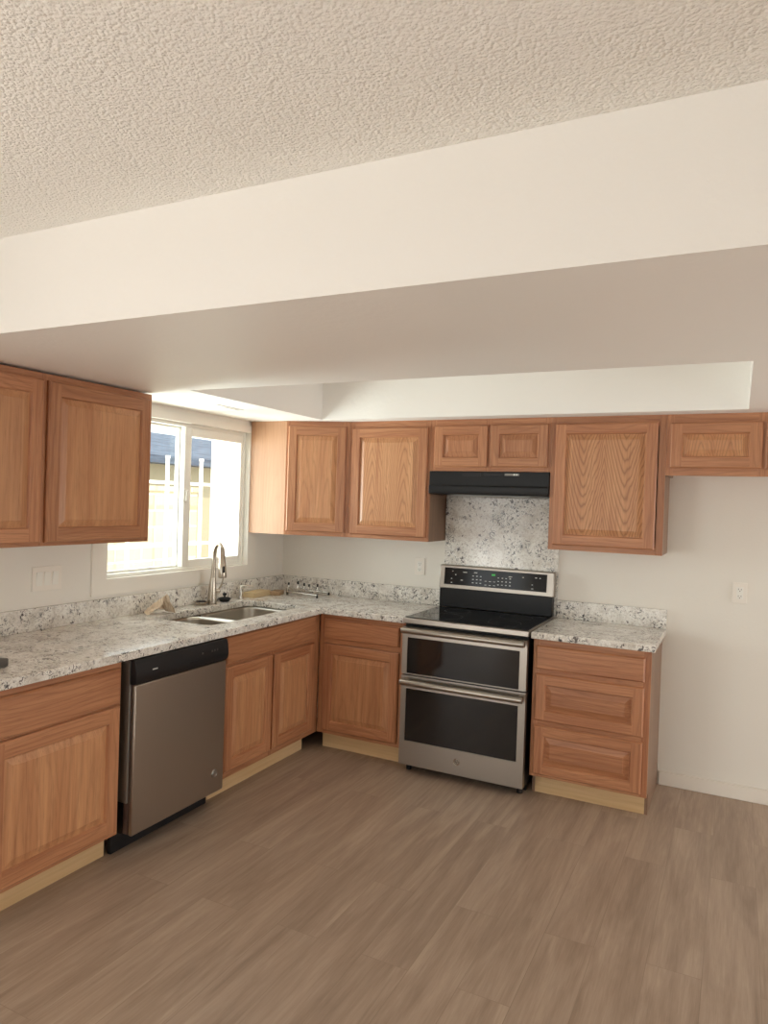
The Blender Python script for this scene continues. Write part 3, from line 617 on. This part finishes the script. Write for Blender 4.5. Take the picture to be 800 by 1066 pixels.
# ------------------------------------------------------------------ range
t = thing('range', 'stainless steel electric range with double ovens between the cabinets', 'range', (1.686, 0, 0))
Wd = 0.375; RF = -0.637
MB().box(-Wd + 0.004, Wd - 0.004, -0.60, -0.026, 0.045, 0.884, 'black_enamel').build('body', t)
for x in (-0.34, 0.34):
    for y in (-0.56, -0.08): MB().tube([(x, y, 0), (x, y, 0.045)], 0.016, 'black_plastic', 12).build('foot', t)
MB().box(-Wd - 0.003, Wd + 0.003, RF + 0.002, -0.08, 0.886, 0.918, 'brushed_steel').build('cooktop_frame', t, bevel=0.004)
g = MB().box(-Wd + 0.004, Wd - 0.004, RF + 0.020, -0.082, 0.9182, 0.922, 'cooktop_glass').build('cooktop', t, bevel=0.0015)
def ringm(x, y, r): return MB().tube([(x + r * math.cos(2 * PI * i / 40), y + r * math.sin(2 * PI * i / 40), 0.9222) for i in range(41)], 0.0008, 'ring_grey', 6, caps=False).build('burner_ring', g)
for x, y, r in ((-0.19, -0.46, 0.115), (0.19, -0.46, 0.095), (-0.19, -0.22, 0.08), (0.19, -0.22, 0.10)): ringm(x, y, r)
def oven_door(z0, z1, wz0, wz1, hz, bottom_open):
    d = MB(); y = RF; yb_ = -0.6005
    wx0, wx1 = -0.342, 0.335
    d.box(-Wd, wx0, y, yb_, z0, z1, 'brushed_steel').box(wx1, Wd, y, yb_, z0, z1, 'brushed_steel').box(wx0, wx1, y, yb_, wz1, z1, 'brushed_steel').box(wx0, wx1, y, yb_, z0, wz0, 'brushed_steel')
    bmx = d.build('oven_door', t)
    bm = bmesh.new(); bm.from_mesh(bmx.data); bmesh.ops.remove_doubles(bm, verts=bm.verts, dist=1e-5); bm.to_mesh(bmx.data); bm.free()
    MB().box(wx0 + 0.0005, wx1 - 0.0005, y + 0.004, yb_, wz0 + 0.0005, wz1 - 0.0005, 'oven_glass').build('oven_window', bmx)
    hb = MB().tube([(-0.360, y - 0.050, hz), (-0.35, y - 0.050, hz), (0.362, y - 0.050, hz), (0.372, y - 0.050, hz)], [0.0155, 0.0180, 0.0180, 0.0155], 'brushed_steel', 20)
    for x in (-0.335, 0.347): hb.tube([(x, y - 0.046, hz), (x, y + 0.001, hz)], [0.0105, 0.013], 'brushed_steel', 14)
    hb.build('handle', bmx, smooth=40)
    return bmx
oven_door(0.588, 0.866, 0.594, 0.806, 0.853, True)
od = oven_door(0.052, 0.580, 0.195, 0.504, 0.550, False)
badge(t, -0.010, RF, 0.128, 0.020)
MB().box(-Wd + 0.01, Wd - 0.01, -0.520, -0.505, 0.004, 0.044, 'black_plastic').build('kick_plate', t)
bk = MB().box(-Wd + 0.002, Wd - 0.002, -0.078, -0.024, 0.9225, 1.052, 'black_enamel').build('back_riser', t, bevel=0.004)
tilt = 0.02
def yp(z, d=0.0): return -0.086 + (z - 1.045) * 0.10 - d
pn = MB().prism([(yp(1.045), 1.045), (-0.023, 1.045), (-0.023, 1.197), (yp(1.197), 1.197)], -Wd - 0.002, Wd + 0.004, 'brushed_steel', 'x').build('control_console', t, bevel=0.005)
z0, z1 = 1.072, 1.181
marks = MB().prism([(yp(z0, 0.0015), z0), (yp(z0, -0.002), z0), (yp(z1, -0.002), z1), (yp(z1, 0.0015), z1)], -0.342, 0.336, 'black_glass', 'x')
def mk(u, v, wd_, ht, m='white_mark'):
    x = -0.342 + u * 0.678; z = z1 - v * (z1 - z0); d = 0.0022
    marks.quad([(x, yp(z, d), z), (x + wd_, yp(z, d), z), (x + wd_, yp(z + ht, d), z + ht), (x, yp(z + ht, d), z + ht)], m)
for u, v, wd_ in ((0.08, 0.22, .006), (0.19, 0.24, .028), (0.11, 0.42, .008), (0.07, 0.66, .008), (0.07, 0.90, .010), (0.17, 0.72, .014), (0.30, 0.22, .022), (0.64, 0.30, .024), (0.77, 0.28, .010), (0.89, 0.25, .012), (0.86, 0.66, .008), (0.86, 0.88, .012), (0.93, 0.26, .008)): mk(u, v, wd_, 0.005)
for i in range(3):
    for j in range(3): mk(0.285 + 0.038 * i, 0.42 + 0.2 * j, 0.011, 0.005)
for i in range(4):
    for j in range(3): mk(0.535 + 0.038 * i, 0.42 + 0.2 * j, 0.010, 0.005)
for i in range(3):
    for j in range(2): mk(0.41 + 0.042 * i, 0.66 + 0.22 * j, 0.014, 0.003)
mk(0.475, 0.30, 0.024, 0.011, 'green_mark')
marks.build('control_glass', pn)

# ------------------------------------------------------------------ hood
t = thing('range_hood', 'black under-cabinet range hood above the granite splash panel', 'hood', (1.693, 0, 0))
hw = 0.378
MB().prism([(-0.022, 1.657), (-0.300, 1.657), (-0.327, 1.662), (-0.330, 1.668), (-0.330, 1.710), (-0.322, 1.716), (-0.322, 1.802), (-0.022, 1.802)], -hw, hw, 'black_enamel', 'x').build('body', t, bevel=0.003)
MB().box(-0.02, 0.11, -0.3255, -0.3222, 1.776, 1.793, 'black_plastic').build('control_strip', t, bevel=0.001)
MB().box(0.110, 0.200, -0.3245, -0.3222, 1.778, 1.792, 'badge_grey').build('switch_plate', t, bevel=0.001)
for x in (0.165, 0.180): MB().box(x, x + 0.010, -0.3262, -0.3246, 1.780, 1.790, 'white_mark').build('rocker_switch', t)
MB().box(-0.16, -0.04, -0.3245, -0.3222, 1.772, 1.795, 'black_plastic').build('vent_grille', t)
MB().box(-0.25, 0.25, -0.27, -0.06, 1.6545, 1.6568, 'grey_flange').build('filter', t)

# ------------------------------------------------------------------ plates on the walls
def plate(name, label, cat, loc, rot, wd, ht, gangs, kind):
    t = thing(name, label, cat, loc, rot)
    MB().box(-wd / 2, wd / 2, -0.0065, -0.0003, -ht / 2, ht / 2, 'white_plastic').build('plate', t, bevel=0.002)
    for k in range(gangs):
        x = (k - (gangs - 1) / 2) * 0.046
        if kind == 'outlet':
            d = MB().box(x - 0.017, x + 0.017, -0.0085, -0.0066, -0.034, 0.034, 'white_vinyl').build('receptacle', t, bevel=0.001)
            for z in (-0.019, 0.019):
                MB().box(x - 0.008, x - 0.0055, -0.0088, -0.0086, z - 0.003, z + 0.006, 'slot_shadow').box(x + 0.0055, x + 0.008, -0.0088, -0.0086, z - 0.003, z + 0.006, 'slot_shadow').box(x - 0.0025, x + 0.0025, -0.0088, -0.0086, z - 0.011, z - 0.006, 'slot_shadow').build('slots', d)
        else:
            MB().prism([(-0.0066, -0.034), (-0.0066, 0.034), (-0.012, 0.034), (-0.0075, -0.034)], x - 0.0165, x + 0.0165, 'white_vinyl', 'x').build('rocker', t, bevel=0.0008)
    return t
plate('wall_outlet', 'white wall outlet above the backsplash left of the range', 'outlet', (1.132, 0, 1.166), 0, 0.074, 0.116, 1, 'outlet')
plate('wall_outlet', 'white wall outlet alone on the bare wall at right', 'outlet', (3.087, 0, 1.155), 0, 0.074, 0.116, 1, 'outlet')
plate('light_switch', 'wide white switch plate on the wall under the left cabinets', 'switch', (0, -2.043, 1.163), R90, 0.168, 0.120, 3, 'switch')
t = thing('ceiling_vent', 'thin white slotted fitting under the dropped ceiling by the window', 'vent', (0.352, -1.085, ZS))
MB().box(-0.022, 0.022, -0.16, 0.085, -0.004, -0.0003, 'soffit_paint').build('plate', t, bevel=0.001)
MB().box(-0.006, 0.006, -0.070, 0.070, -0.0048, -0.0041, 'slot_shadow').build('slot', t)
